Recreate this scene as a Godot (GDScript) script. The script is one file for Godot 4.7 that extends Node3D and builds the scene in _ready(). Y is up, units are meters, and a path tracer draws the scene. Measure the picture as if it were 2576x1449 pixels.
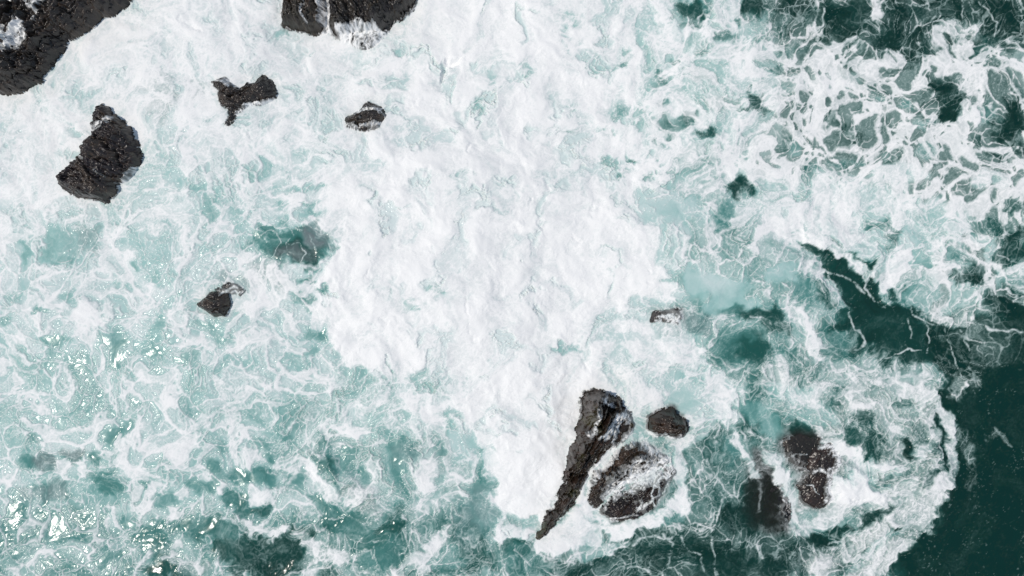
extends Node3D
# A rocky shore seen straight down: breaking surf, lace foam, dark wet rocks. One metre is 40.25 units of the plan used below.

const PLAN := 40.25
const PLAN_MID := Vector2(1288.0, 724.5)
const STEP := 0.0475            # spacing of the sea's grid in the middle, in metres
const CELL := 6.0              # spacing of the control grid in plan units
const CX0 := -420.0
const CY0 := -300.0
const CW := 570
const CH := 342

var ctl_foam := PackedFloat32Array()      # how much foam covers the water
var ctl_air := PackedFloat32Array()       # how much air is churned into the water: deep green to milky
var ctl_churn := PackedFloat32Array()     # lace (0) or billowing whitewater (1)
var ctl_grey := PackedFloat32Array()      # rock or sand seen through shallow water
var ctl_heap := PackedFloat32Array()      # height of swell and heaped foam
var edge_u := PackedFloat32Array()
var edge_v := PackedFloat32Array()

var n_warp := FastNoiseLite.new()
var n_warp2 := FastNoiseLite.new()
var n_mid := FastNoiseLite.new()
var n_cell := FastNoiseLite.new()
var n_cell_id := FastNoiseLite.new()
var n_small := FastNoiseLite.new()
var n_small_id := FastNoiseLite.new()
var n_wisp := FastNoiseLite.new()
var n_puff := FastNoiseLite.new()
var n_crease := FastNoiseLite.new()
var n_grain := FastNoiseLite.new()
var n_swell := FastNoiseLite.new()
var n_ripple := FastNoiseLite.new()
var n_rock := FastNoiseLite.new()
var n_rock2 := FastNoiseLite.new()
var n_slab := FastNoiseLite.new()
var n_slab_gap := FastNoiseLite.new()

var xs := PackedFloat32Array()
var zs := PackedFloat32Array()
var lines := PackedFloat32Array()         # fine strands of foam, one value per grid point
var on_rock := PackedFloat32Array()       # foam that runs over the rocks
var creases := PackedFloat32Array()       # folds in the whitewater
var rocks := []                           # {x0, z0, w, h, s, y, d}
var rows := []
var cells := []
var core_i := 0
var core_j := 0
var core_w := 0
var core_h := 0


func _ready() -> void:
	var cam := Camera3D.new()
	cam.name = "camera"
	cam.fov = 46.0
	cam.far = 4000.0
	cam.position = Vector3(0, 42.4, 0)
	cam.rotation_degrees = Vector3(-90, 0, 0)
	add_child(cam)
	cam.current = true

	var sky_mat := ProceduralSkyMaterial.new()
	sky_mat.sky_top_color = Color(0.47, 0.54, 0.63)
	sky_mat.sky_horizon_color = Color(0.74, 0.78, 0.83)
	sky_mat.sky_curve = 0.2
	sky_mat.ground_bottom_color = Color(0.25, 0.32, 0.34)
	sky_mat.ground_horizon_color = Color(0.70, 0.76, 0.82)
	sky_mat.sun_angle_max = 12.0
	var env := Environment.new()
	env.background_mode = Environment.BG_SKY
	env.sky = Sky.new()
	env.sky.sky_material = sky_mat
	env.tonemap_mode = Environment.TONE_MAPPER_LINEAR
	env.tonemap_exposure = 1.0
	env.sdfgi_enabled = true
	env.ssao_enabled = true
	env.ssil_enabled = true
	var we := WorldEnvironment.new()
	we.name = "environment"
	we.environment = env
	add_child(we)

	var sun := DirectionalLight3D.new()
	sun.name = "sun"
	sun.light_energy = 0.8
	sun.light_color = Color(1.0, 0.97, 0.93)
	sun.light_angular_distance = 0.5
	sun.shadow_enabled = true
	add_child(sun)
	sun.look_at_from_position(Vector3(-0.485, 0.865, 0.13), Vector3.ZERO, Vector3(0, 0, 1))

	set_up_noises()
	set_up_grid()
	paint_sea()
	build_rocks()
	draw_strands()
	build_sea()


# ---------------------------------------------------------------- noise and grids

func noise(n: FastNoiseLite, kind: int, sd: int, freq: float, octaves: int, gain := 0.5) -> void:
	n.noise_type = kind
	n.seed = sd
	n.frequency = freq
	n.fractal_type = FastNoiseLite.FRACTAL_FBM if octaves > 1 else FastNoiseLite.FRACTAL_NONE
	n.fractal_octaves = octaves
	n.fractal_gain = gain


func set_up_noises() -> void:
	var simplex := FastNoiseLite.TYPE_SIMPLEX_SMOOTH
	noise(n_warp, simplex, 11, 0.16, 3)
	noise(n_warp2, simplex, 12, 0.9, 3)
	noise(n_mid, simplex, 13, 0.28, 4, 0.48)
	for pair in [[n_cell, n_cell_id, 21, 0.80], [n_small, n_small_id, 22, 2.05], [n_slab_gap, n_slab, 43, 0.9]]:
		for k in 2:
			var n: FastNoiseLite = pair[k]
			noise(n, FastNoiseLite.TYPE_CELLULAR, pair[2], pair[3], 1)
			n.cellular_distance_function = FastNoiseLite.DISTANCE_EUCLIDEAN
			n.cellular_jitter = 1.0
			n.cellular_return_type = FastNoiseLite.RETURN_DISTANCE2_SUB if k == 0 else FastNoiseLite.RETURN_CELL_VALUE
	noise(n_wisp, simplex, 31, 0.55, 4, 0.55)
	noise(n_puff, simplex, 32, 0.34, 3, 0.42)
	noise(n_crease, simplex, 33, 0.9, 4, 0.55)
	noise(n_grain, simplex, 34, 4.0, 3, 0.6)
	noise(n_swell, simplex, 35, 0.055, 2)
	noise(n_ripple, simplex, 36, 0.75, 4, 0.52)
	noise(n_rock, simplex, 41, 0.7, 5, 0.55)
	noise(n_rock2, simplex, 42, 3.2, 4, 0.65)


func axis(half: float) -> PackedFloat32Array:
	var out := PackedFloat32Array()
	var n := int(ceil(half / STEP))
	var side := PackedFloat32Array()
	var at := n * STEP
	var step := STEP
	while at < 1500.0:
		step *= 1.06 if at < half + 12.0 else 1.22
		at += step
		side.append(at)
	for k in range(side.size() - 1, -1, -1):
		out.append(-side[k])
	for k in range(-n, n + 1):
		out.append(k * STEP)
	out.append_array(side)
	return out


func set_up_grid() -> void:
	xs = axis(32.8)
	zs = axis(18.7)
	lines.resize(xs.size() * zs.size())
	on_rock.resize(xs.size() * zs.size())
	creases.resize(xs.size() * zs.size())
	core_w = int(ceil(32.8 / STEP)) * 2 + 1
	core_h = int(ceil(18.7 / STEP)) * 2 + 1
	core_i = (xs.size() - core_w) / 2
	core_j = (zs.size() - core_h) / 2
	for a in [ctl_foam, ctl_air, ctl_churn, ctl_grey, ctl_heap, edge_u, edge_v]:
		a.resize(CW * CH)
	for j in CH:
		for i in CW:
			var x := (CX0 + i * CELL - PLAN_MID.x) / PLAN
			var z := (CY0 + j * CELL - PLAN_MID.y) / PLAN
			edge_u[j * CW + i] = n_warp2.get_noise_2d(x * 0.6, z * 0.6)
			edge_v[j * CW + i] = n_warp2.get_noise_2d(x * 0.6 + 70.0, z * 0.6 - 31.0)
	ctl_foam.fill(0.6)
	ctl_air.fill(0.6)
	ctl_churn.fill(0.3)


# ---------------------------------------------------------------- where foam, milky water and deep water lie

func mix_in(k: int, w: float, foam: float, air: float, churn: float) -> void:
	if foam >= 0.0:
		ctl_foam[k] = lerpf(ctl_foam[k], foam, w)
	if air >= 0.0:
		ctl_air[k] = lerpf(ctl_air[k], air, w)
	if churn >= 0.0:
		ctl_churn[k] = lerpf(ctl_churn[k], churn, w)


func patch(x: float, y: float, rx: float, ry: float, rot: float, foam: float, air: float, churn := -1.0, soft := 0.55, share := 1.0) -> void:
	var c := cos(deg_to_rad(rot))
	var s := sin(deg_to_rad(rot))
	var reach := maxf(rx, ry) * 1.4
	for j in range(maxi(0, int((y - reach - CY0) / CELL)), mini(CH, int((y + reach - CY0) / CELL) + 2)):
		for i in range(maxi(0, int((x - reach - CX0) / CELL)), mini(CW, int((x + reach - CX0) / CELL) + 2)):
			var k := j * CW + i
			var dx := CX0 + i * CELL - x + edge_u[k] * minf(rx, 60.0) * 0.7
			var dy := CY0 + j * CELL - y + edge_v[k] * minf(ry, 60.0) * 0.7
			var u := (dx * c + dy * s) / rx
			var v := (-dx * s + dy * c) / ry
			var r := sqrt(u * u + v * v)
			var w := share * (1.0 - smoothstep(1.25 - soft, 1.25, r))
			if w > 0.0:
				mix_in(k, w, foam, air, churn)


func grey(x: float, y: float, rx: float, ry: float, rot: float, amount: float) -> void:
	var c := cos(deg_to_rad(rot))
	var s := sin(deg_to_rad(rot))
	var reach := maxf(rx, ry) * 1.4
	for j in range(maxi(0, int((y - reach - CY0) / CELL)), mini(CH, int((y + reach - CY0) / CELL) + 2)):
		for i in range(maxi(0, int((x - reach - CX0) / CELL)), mini(CW, int((x + reach - CX0) / CELL) + 2)):
			var k := j * CW + i
			var dx := CX0 + i * CELL - x + edge_u[k] * rx * 0.6
			var dy := CY0 + j * CELL - y + edge_v[k] * ry * 0.6
			var r := Vector2((dx * c + dy * s) / rx, (-dx * s + dy * c) / ry).length()
			ctl_grey[k] = lerpf(ctl_grey[k], amount, 1.0 - smoothstep(0.5, 1.2, r))


func heap(x: float, y: float, rx: float, ry: float, rot: float, amount: float) -> void:
	var c := cos(deg_to_rad(rot))
	var s := sin(deg_to_rad(rot))
	var reach := maxf(rx, ry) * 1.5
	for j in range(maxi(0, int((y - reach - CY0) / CELL)), mini(CH, int((y + reach - CY0) / CELL) + 2)):
		for i in range(maxi(0, int((x - reach - CX0) / CELL)), mini(CW, int((x + reach - CX0) / CELL) + 2)):
			var k := j * CW + i
			var dx := CX0 + i * CELL - x + edge_u[k] * minf(rx, 60.0) * 0.6
			var dy := CY0 + j * CELL - y + edge_v[k] * minf(ry, 60.0) * 0.6
			var r := Vector2((dx * c + dy * s) / rx, (-dx * s + dy * c) / ry).length()
			ctl_heap[k] += amount * (1.0 - smoothstep(0.0, 1.3, r))


func band(pts: Array, width: float, foam: float, air: float, churn := -1.0, soft := 0.6) -> void:
	var done := {}
	for n in pts.size() - 1:
		var a := Vector2(pts[n][0], pts[n][1])
		var b := Vector2(pts[n + 1][0], pts[n + 1][1])
		var lo := a.min(b) - Vector2.ONE * width * 1.6
		var hi := a.max(b) + Vector2.ONE * width * 1.6
		for j in range(maxi(0, int((lo.y - CY0) / CELL)), mini(CH, int((hi.y - CY0) / CELL) + 2)):
			for i in range(maxi(0, int((lo.x - CX0) / CELL)), mini(CW, int((hi.x - CX0) / CELL) + 2)):
				var k := j * CW + i
				var p := Vector2(CX0 + i * CELL + edge_u[k] * width * 0.9, CY0 + j * CELL + edge_v[k] * width * 0.9)
				var r := p.distance_to(Geometry2D.get_closest_point_to_segment(p, a, b)) / width
				var w := 1.0 - smoothstep(1.2 - soft, 1.2, r)
				if w > 0.0:
					done[k] = maxf(w, done.get(k, 0.0))
	for k in done:
		mix_in(k, done[k], foam, air, churn)


func paint_sea() -> void:
	# the broad parts of the scene: position, radii, turn, foam, air, churn
	patch(450, 200, 900, 400, 0, 0.84, 0.86, 0.4)
	patch(300, 720, 760, 330, 0, 0.66, 0.82, 0.2)
	patch(260, 1120, 800, 240, 0, 0.62, 0.70, 0.15)
	patch(400, 1420, 900, 140, 0, 0.50, 0.54, 0.15)
	patch(2150, 330, 560, 330, 0, 0.79, 0.17, 0.06)
	patch(2330, 20, 640, 110, 0, 0.36, 0.05, 0.05)
	patch(1700, 190, 260, 320, 0, 0.80, 0.72, 0.6)
	patch(2150, 560, 380, 120, 12, 0.80, 0.74, 0.5)
	patch(1900, 850, 330, 230, 30, 0.45, 0.55, 0.3)
	patch(2100, 1000, 330, 130, 10, 0.55, 0.45, 0.5)
	patch(2190, 1140, 210, 190, 0, 0.58, 0.36, 0.6)
	patch(1850, 1250, 200, 200, 0, 0.35, 0.25, 0.1)
	patch(1000, 1200, 300, 280, 0, 0.52, 0.58, 0.55)
	patch(980, 1390, 330, 110, 0, 0.45, 0.42, 0.3)
	patch(1700, 1400, 480, 90, 0, 0.28, 0.08, 0.05)
	patch(2600, 1180, 260, 420, 0, 0.0, 0.0, 0.0, 0.35)
	patch(2500, 860, 200, 60, 10, 0.15, 0.02, 0.0)
	patch(2440, 1440, 200, 160, -30, 0.02, 0.0, 0.0, 0.4)
	# the breaker in the middle
	patch(1240, 180, 330, 420, 10, 0.96, 0.9, 1.0)
	patch(1240, 560, 420, 330, 0, 0.99, 0.92, 1.0)
	patch(1480, 560, 220, 300, -15, 0.98, 0.9, 0.9)
	patch(1120, 740, 262, 230, 0, 1.0, 0.96, 1.0, 0.14)
	patch(1380, 950, 260, 230, -15, 1.0, 0.95, 1.0)
	band([[1300, 900], [1340, 1080], [1330, 1240]], 120, 1.0, 0.95, 1.0)
	patch(1620, 900, 170, 110, 20, 0.84, 0.84, 0.8)
	patch(1720, 980, 150, 90, 20, 0.80, 0.82, 0.7)
	patch(1000, 1010, 200, 90, 0, 0.74, 0.72, 0.6)
	patch(700, 60, 420, 120, 0, 0.92, 0.9, 0.7)
	patch(120, 380, 170, 160, 0, 0.86, 0.88, 0.5)
	patch(330, 130, 130, 90, -40, 0.92, 0.88, 0.6)
	openings_right()
	openings_left()
	openings_below()
	surge_on_the_right()
	for g in [[500, 227, 32, 26, 0, 0.75], [400, 215, 55, 32, 0, 0.55], [415, 268, 42, 45, 20, 0.75], [801, 593, 42, 42, 0, 0.75], [744, 645, 60, 22, 0, 0.6], [674, 690, 70, 35, 20, 0.85], [213, 600, 45, 45, 0, 0.5],
			[590, 718, 60, 28, 15, 0.8], [1748, 806, 60, 40, 0, 0.55], [1680, 812, 45, 30, 0, 0.7], [117, 1166, 45, 30, 0, 0.6], [183, 1140, 30, 20, 0, 0.7], [117, 1243, 70, 22, 0, 0.5], [1195, 1290, 60, 80, 0, 0.35], [1060, 1160, 60, 50, 0, 0.3]]:
		grey(g[0], g[1], g[2], g[3], g[4], g[5])
	# swell and heaped whitewater
	heap(1180, 640, 340, 460, 0, 0.5)
	heap(900, 760, 90, 260, 0, 0.3)
	heap(1340, 1060, 140, 260, -10, 0.5)
	heap(1117, 180, 50, 14, -48, -0.9)
	heap(2100, 690, 190, 40, 35, -0.5)
	heap(2140, 620, 190, 50, 30, 0.4)
	heap(2340, 1150, 70, 200, 5, 0.5)
	heap(820, 1180, 40, 90, -20, 0.5)
	heap(2150, 1230, 90, 60, 0, 0.6)
	heap(900, 1250, 90, 50, 40, 0.3)


func openings_right() -> void:
	# milky and dark water showing between the foam, upper right
	for p in [[2112, 43, 72, 42, 0, 0.1, 0.03], [2282, 30, 66, 20, 0, 0.06, 0.02], [2382, 17, 64, 24, 0, 0.08, 0.02], [2515, 30, 52, 38, 0, 0.2, 0.03], [2532, 112, 56, 24, 0, 0.12, 0.03],
			[2222, 97, 44, 30, 10, 0.12, 0.04], [2172, 117, 32, 18, 0, 0.14, 0.12], [2302, 90, 32, 12, 10, 0.14, 0.04], [2189, 140, 36, 12, 0, 0.12, 0.03], [2299, 134, 40, 14, 0, 0.14, 0.03], [2332, 125, 20, 16, 0, 0.1, 0.03],
			[2242, 167, 30, 13, 0, 0.22, 0.08], [2285, 167, 30, 10, 0, 0.16, 0.04], [2382, 240, 36, 46, 0, 0.14, 0.04], [2392, 293, 22, 18, 40, 0.16, 0.04], [2542, 300, 34, 46, 10, 0.05, 0.02], [2565, 380, 22, 26, 0, 0.12, 0.03],
			[2472, 117, 28, 32, 0, 0.28, 0.3], [2479, 290, 28, 28, 0, 0.3, 0.55], [2500, 393, 26, 11, 20, 0.12, 0.08], [2462, 353, 16, 12, 0, 0.12, 0.15], [2172, 342, 32, 12, 0, 0.24, 0.08], [2139, 320, 16, 10, 0, 0.24, 0.12],
			[1975, 363, 18, 17, 0, 0.16, 0.3], [2000, 373, 16, 18, 0, 0.2, 0.6], [1945, 183, 14, 17, 0, 0.04, 0.25], [2325, 312, 36, 18, 0, 0.5, 0.7], [2119, 412, 28, 14, 10, 0.32, 0.5], [2055, 417, 26, 14, 0, 0.32, 0.5],
			[2162, 403, 20, 12, 0, 0.34, 0.55], [2232, 397, 24, 12, 10, 0.28, 0.4], [2332, 385, 36, 20, 0, 0.5, 0.7], [1989, 127, 44, 11, -8, 0.2, 0.28], [2032, 43, 30, 20, -30, 0.22, 0.2], [1952, 22, 24, 18, 0, 0.3, 0.03],
			[2200, 240, 20, 12, 0, 0.5, 0.4], [2282, 260, 20, 14, 0, 0.4, 0.5], [2160, 275, 10, 16, 0, 0.1, 0.2], [2040, 275, 16, 10, 0, 0.4, 0.15], [2088, 290, 5, 14, 10, 0.1, 0.1], [2212, 255, 18, 14, -30, 0.3, 0.6], [2290, 265, 18, 13, 0, 0.2, 0.5],
			[1738, 28, 56, 26, -10, 0.06, 0.2], [1888, 20, 36, 32, 0, 0.05, 0.03], [1735, 67, 32, 11, 0, 0.12, 0.1], [1765, 133, 20, 13, 0, 0.14, 0.2], [1748, 108, 34, 20, 0, 0.4, 0.5], [1821, 90, 28, 14, 0, 0.3, 0.22],
			[1425, 102, 17, 32, -15, 0.3, 0.62], [1435, 43, 34, 18, 30, 0.5, 0.55], [1458, 103, 16, 12, 30, 0.4, 0.6], [1325, 173, 13, 26, -20, 0.5, 0.6], [1548, 167, 46, 12, -12, 0.26, 0.55], [1575, 127, 32, 12, 20, 0.4, 0.6], [1578, 157, 14, 13, 0, 0.26, 0.4],
			[1671, 200, 20, 27, -15, 0.2, 0.2], [1698, 153, 14, 8, 0, 0.2, 0.2], [1795, 197, 14, 9, 0, 0.15, 0.15], [1565, 277, 56, 20, 5, 0.24, 0.48], [1688, 313, 44, 20, 0, 0.18, 0.12], [1731, 293, 24, 14, 0, 0.2, 0.05],
			[1771, 330, 27, 13, 0, 0.1, 0.08], [1688, 342, 20, 10, 0, 0.12, 0.15], [1651, 357, 12, 10, 0, 0.06, 0.2], [1611, 303, 36, 20, -10, 0.24, 0.6], [1521, 327, 26, 14, 0, 0.3, 0.3], [1438, 330, 16, 8, 0, 0.2, 0.4], [1598, 397, 18, 8, 0, 0.06, 0.15],
			[1568, 437, 20, 12, -30, 0.14, 0.32], [1541, 405, 30, 16, 0, 0.3, 0.6], [1671, 427, 36, 10, 0, 0.4, 0.5], [1861, 468, 32, 22, 0, 0.05, 0.04], [1888, 247, 14, 26, -30, 0.05, 0.08], [1911, 277, 16, 10, 20, 0.06, 0.05], [1868, 397, 20, 12, 0, 0.3, 0.45], [1671, 257, 13, 13, 0, 0.1, 0.12],
			[1840, 262, 12, 8, 0, 0.1, 0.1], [1870, 273, 18, 7, 0, 0.1, 0.06], [1630, 440, 14, 10, 0, 0.3, 0.4], [1450, 280, 70, 30, 30, 0.6, 0.85], [1600, 60, 60, 40, 0, 0.55, 0.8], [1490, 160, 60, 30, 20, 0.6, 0.8]]:
		patch(p[0], p[1], p[2] * 1.1, p[3] * 1.1, p[4], p[5], p[6], 0.05, 0.75, 0.62)
	for p in [[2415, 73, 46, 24, -10, 0.9, 0.3], [2425, 112, 30, 20, 0, 0.97, 0.3], [2200, 20, 16, 26, 0, 0.85, 0.1], [2115, 207, 80, 26, 0, 0.94, 0.4], [2232, 148, 24, 8, 0, 0.82, 0.2], [2432, 215, 40, 16, 0, 0.78, 0.3], [2432, 282, 22, 34, 0, 0.92, 0.5],
			[2265, 440, 70, 24, 0, 0.88, 0.7], [1818, 47, 34, 36, 0, 0.99, 0.7], [1812, 262, 40, 20, 0, 0.86, 0.5], [1760, 190, 50, 20, 0, 0.92, 0.5], [1880, 130, 60, 24, 0, 0.95, 0.6], [1800, 400, 70, 28, -20, 0.86, 0.6], [1720, 390, 60, 20, -20, 0.82, 0.6], [2000, 215, 40, 18, 0, 0.9, 0.4], [2480, 460, 50, 22, 0, 0.86, 0.6]]:
		patch(p[0], p[1], p[2], p[3], p[4], p[5], p[6], 0.4)
	patch(2382, 238, 50, 56, 0, 0.16, 0.05, 0.05, 0.85, 0.9)
	patch(2398, 292, 24, 20, 40, 0.12, 0.04, 0.05)
	patch(2545, 300, 44, 58, 10, 0.10, 0.03, 0.0, 0.85, 0.9)
	patch(2120, 42, 80, 36, 0, 0.10, 0.03, 0.05)
	patch(1890, 22, 48, 34, 0, 0.12, 0.05, 0.05, 0.9, 0.85)
	patch(1745, 30, 62, 30, -10, 0.12, 0.18, 0.05, 0.9, 0.85)
	patch(2230, 100, 46, 26, 10, 0.12, 0.04, 0.05)
	patch(1862, 468, 40, 28, 0, 0.12, 0.08, 0.05, 0.85, 0.85)
	patch(1892, 250, 20, 34, -30, 0.12, 0.10, 0.05, 0.85, 0.85)
	# middle right
	for p in [[2049, 630, 54, 16, 24, 0.04, 0.06], [2132, 673, 80, 36, 32, 0.02, 0.08], [2165, 700, 30, 18, 30, 0.03, 0.1], [2182, 766, 78, 58, 40, 0.04, 0.08], [2215, 816, 84, 56, 30, 0.03, 0.05], [2265, 816, 40, 64, 0, 0.06, 0.1],
			[2265, 885, 100, 38, 10, 0.08, 0.03], [2465, 690, 38, 44, 0, 0.2, 0.0], [2542, 623, 44, 54, 0, 0.1, 0.02], [2425, 702, 34, 15, 10, 0.12, 0.0], [2515, 765, 40, 32, 0, 0.15, 0.0], [2445, 782, 30, 18, 0, 0.3, 0.3], [2552, 526, 26, 18, 0, 0.2, 0.2],
			[2495, 568, 40, 24, 0, 0.3, 0.3], [2245, 600, 20, 32, 0, 0.3, 0.28], [2225, 562, 30, 16, 0, 0.4, 0.4], [2282, 605, 24, 26, 0, 0.3, 0.82], [2359, 550, 34, 20, 0, 0.45, 0.7], [2329, 658, 30, 24, 0, 0.15, 0.58], [2009, 716, 28, 24, 0, 0.14, 0.52],
			[2205, 712, 20, 16, 0, 0.2, 0.5], [2079, 740, 18, 44, -25, 0.22, 0.28], [1949, 812, 44, 34, 0, 0.1, 0.14], [2092, 818, 40, 30, 0, 0.26, 0.38], [2112, 862, 44, 30, 0, 0.2, 0.4], [2430, 880, 110, 40, 10, 0.14, 0.0], [2410, 640, 40, 30, 0, 0.3, 0.4],
			[1688, 526, 116, 56, 10, 0.22, 0.84], [1828, 545, 18, 40, 15, 0.2, 0.5], [1788, 716, 92, 42, 10, 0.05, 0.84], [1838, 760, 60, 34, 20, 0.2, 0.8], [1860, 790, 40, 16, 0, 0.12, 0.45], [1905, 795, 40, 20, 0, 0.06, 0.15], [1855, 866, 80, 54, 0, 0.14, 0.42],
			[1905, 885, 36, 46, 0, 0.06, 0.25], [1428, 872, 38, 15, 0, 0.3, 0.66], [1640, 760, 70, 24, -20, 0.5, 0.84], [1690, 965, 70, 24, 20, 0.5, 0.8], [1560, 850, 40, 16, 0, 0.5, 0.8], [1790, 960, 60, 36, 20, 0.35, 0.66], [1690, 700, 30, 10, 0, 0.3, 0.62], [1960, 690, 40, 24, 0, 0.3, 0.84]]:
		patch(p[0], p[1], p[2] * 1.08, p[3] * 1.08, p[4], p[5], p[6], 0.2, 0.7, 0.85)
	patch(2140, 682, 106, 40, 32, 0.03, 0.07, 0.0)
	patch(2230, 812, 112, 78, 35, 0.04, 0.06, 0.0)
	patch(2239, 713, 18, 14, 0, 1.0, 0.8, 0.8)
	band([[1900, 625], [1990, 660], [2060, 690], [2100, 716]], 16, 0.75, 0.6, 0.3)
	band([[1995, 766], [2042, 816], [2055, 883], [2082, 916], [2132, 950]], 17, 0.88, 0.6, 0.5)
	band([[2010, 592], [2080, 615], [2150, 660], [2185, 690]], 12, 0.9, 0.6, 0.6)
	band([[2185, 690], [2250, 700], [2350, 690], [2370, 660]], 12, 0.82, 0.5, 0.4)
	band([[2370, 690], [2380, 760], [2340, 790], [2390, 810], [2450, 805]], 14, 0.66, 0.3, 0.3)
	band([[2430, 600], [2470, 650], [2490, 720], [2576, 760]], 12, 0.72, 0.2, 0.1)
	band([[2500, 620], [2530, 580], [2576, 545]], 12, 0.7, 0.3, 0.1)


func openings_left() -> void:
	for p in [[737, 620, 96, 44, 0, 0.16, 0.46], [744, 645, 56, 22, 0, 0.14, 0.28], [801, 593, 34, 38, 0, 0.2, 0.5], [777, 700, 26, 19, -10, 0.14, 0.3], [814, 723, 20, 13, 0, 0.24, 0.4], [767, 753, 36, 18, 15, 0.26, 0.36], [711, 513, 18, 16, 0, 0.18, 0.58],
			[794, 535, 38, 14, -5, 0.16, 0.56], [790, 512, 36, 8, 0, 0.2, 0.6], [791, 836, 38, 15, 0, 0.24, 0.56], [777, 880, 18, 15, 0, 0.06, 0.6], [744, 910, 46, 15, 12, 0.2, 0.66], [1044, 763, 46, 18, -10, 0.62, 0.62], [971, 732, 26, 20, 0, 0.74, 0.76], [1104, 730, 26, 13, 0, 0.55, 0.56],
			[1254, 538, 32, 20, 0, 0.7, 0.8], [140, 606, 52, 54, 0, 0.12, 0.64], [213, 598, 44, 38, 0, 0.24, 0.68], [160, 650, 26, 14, 0, 0.1, 0.58], [107, 770, 20, 12, 10, 0.08, 0.5], [22, 806, 26, 13, -15, 0.14, 0.55], [287, 868, 36, 58, 0, 0.2, 0.6],
			[400, 845, 38, 58, 0, 0.15, 0.6], [483, 893, 36, 20, -20, 0.25, 0.6], [110, 902, 54, 24, 0, 0.28, 0.6], [200, 910, 38, 20, 0, 0.28, 0.6], [140, 856, 32, 14, 0, 0.14, 0.55], [460, 733, 15, 11, 0, 0.12, 0.56], [343, 663, 13, 9, 0, 0.1, 0.56], [533, 526, 36, 50, 5, 0.32, 0.66],
			[600, 540, 24, 30, 0, 0.3, 0.66], [460, 350, 40, 42, 0, 0.42, 0.8], [633, 425, 15, 22, 0, 0.16, 0.6], [671, 417, 20, 25, 0, 0.16, 0.6], [473, 467, 32, 17, 0, 0.26, 0.66], [994, 207, 30, 26, 0, 0.08, 0.76], [934, 204, 32, 14, 0, 0.12, 0.74], [994, 127, 15, 10, 0, 0.1, 0.74], [711, 80, 20, 14, 0, 0.3, 0.72],
			[761, 383, 20, 14, 0, 0.24, 0.78], [644, 440, 12, 14, 0, 0.14, 0.6], [777, 470, 60, 13, 0, 0.24, 0.64], [1211, 263, 16, 30, -10, 0.5, 0.68], [1237, 197, 14, 16, 0, 0.5, 0.7], [1154, 443, 30, 18, 0, 0.7, 0.76], [180, 390, 30, 20, 30, 0.4, 0.8], [190, 335, 26, 20, 40, 0.35, 0.74], [440, 420, 26, 40, 20, 0.4, 0.8], [200, 230, 30, 16, 0, 0.5, 0.82],
			[60, 640, 14, 30, 0, 0.2, 0.62], [420, 690, 40, 22, 0, 0.36, 0.66], [320, 720, 30, 18, 0, 0.3, 0.64], [520, 830, 40, 30, 0, 0.35, 0.66], [560, 860, 30, 22, 20, 0.3, 0.66], [40, 740, 30, 18, 0, 0.3, 0.62], [180, 745, 20, 14, 0, 0.2, 0.6]]:
		patch(p[0], p[1], p[2] * 1.1, p[3] * 1.1, p[4], p[5], p[6], 0.1, 0.75, 0.72)
	patch(737, 618, 96, 48, 0, 0.16, 0.44, 0.1)
	patch(752, 645, 60, 26, 0, 0.13, 0.26, 0.1)
	for p in [[230, 790, 50, 30, 0, 0.86, 0.8], [300, 560, 60, 24, 20, 0.82, 0.8], [60, 560, 50, 60, 0, 0.8, 0.82], [440, 560, 50, 70, 0, 0.74, 0.8], [620, 700, 26, 10, 20, 0.9, 0.8], [640, 760, 40, 30, -10, 0.94, 0.85], [480, 860, 30, 14, -30, 0.86, 0.8], [700, 860, 40, 18, 0, 0.8, 0.8], [600, 960, 80, 30, 0, 0.72, 0.76], [40, 440, 60, 50, 0, 0.9, 0.9], [90, 290, 60, 30, 0, 0.92, 0.9], [1150, 640, 60, 40, 0, 1.0, 1.0]]:
		patch(p[0], p[1], p[2], p[3], p[4], p[5], p[6], 0.5)


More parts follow.
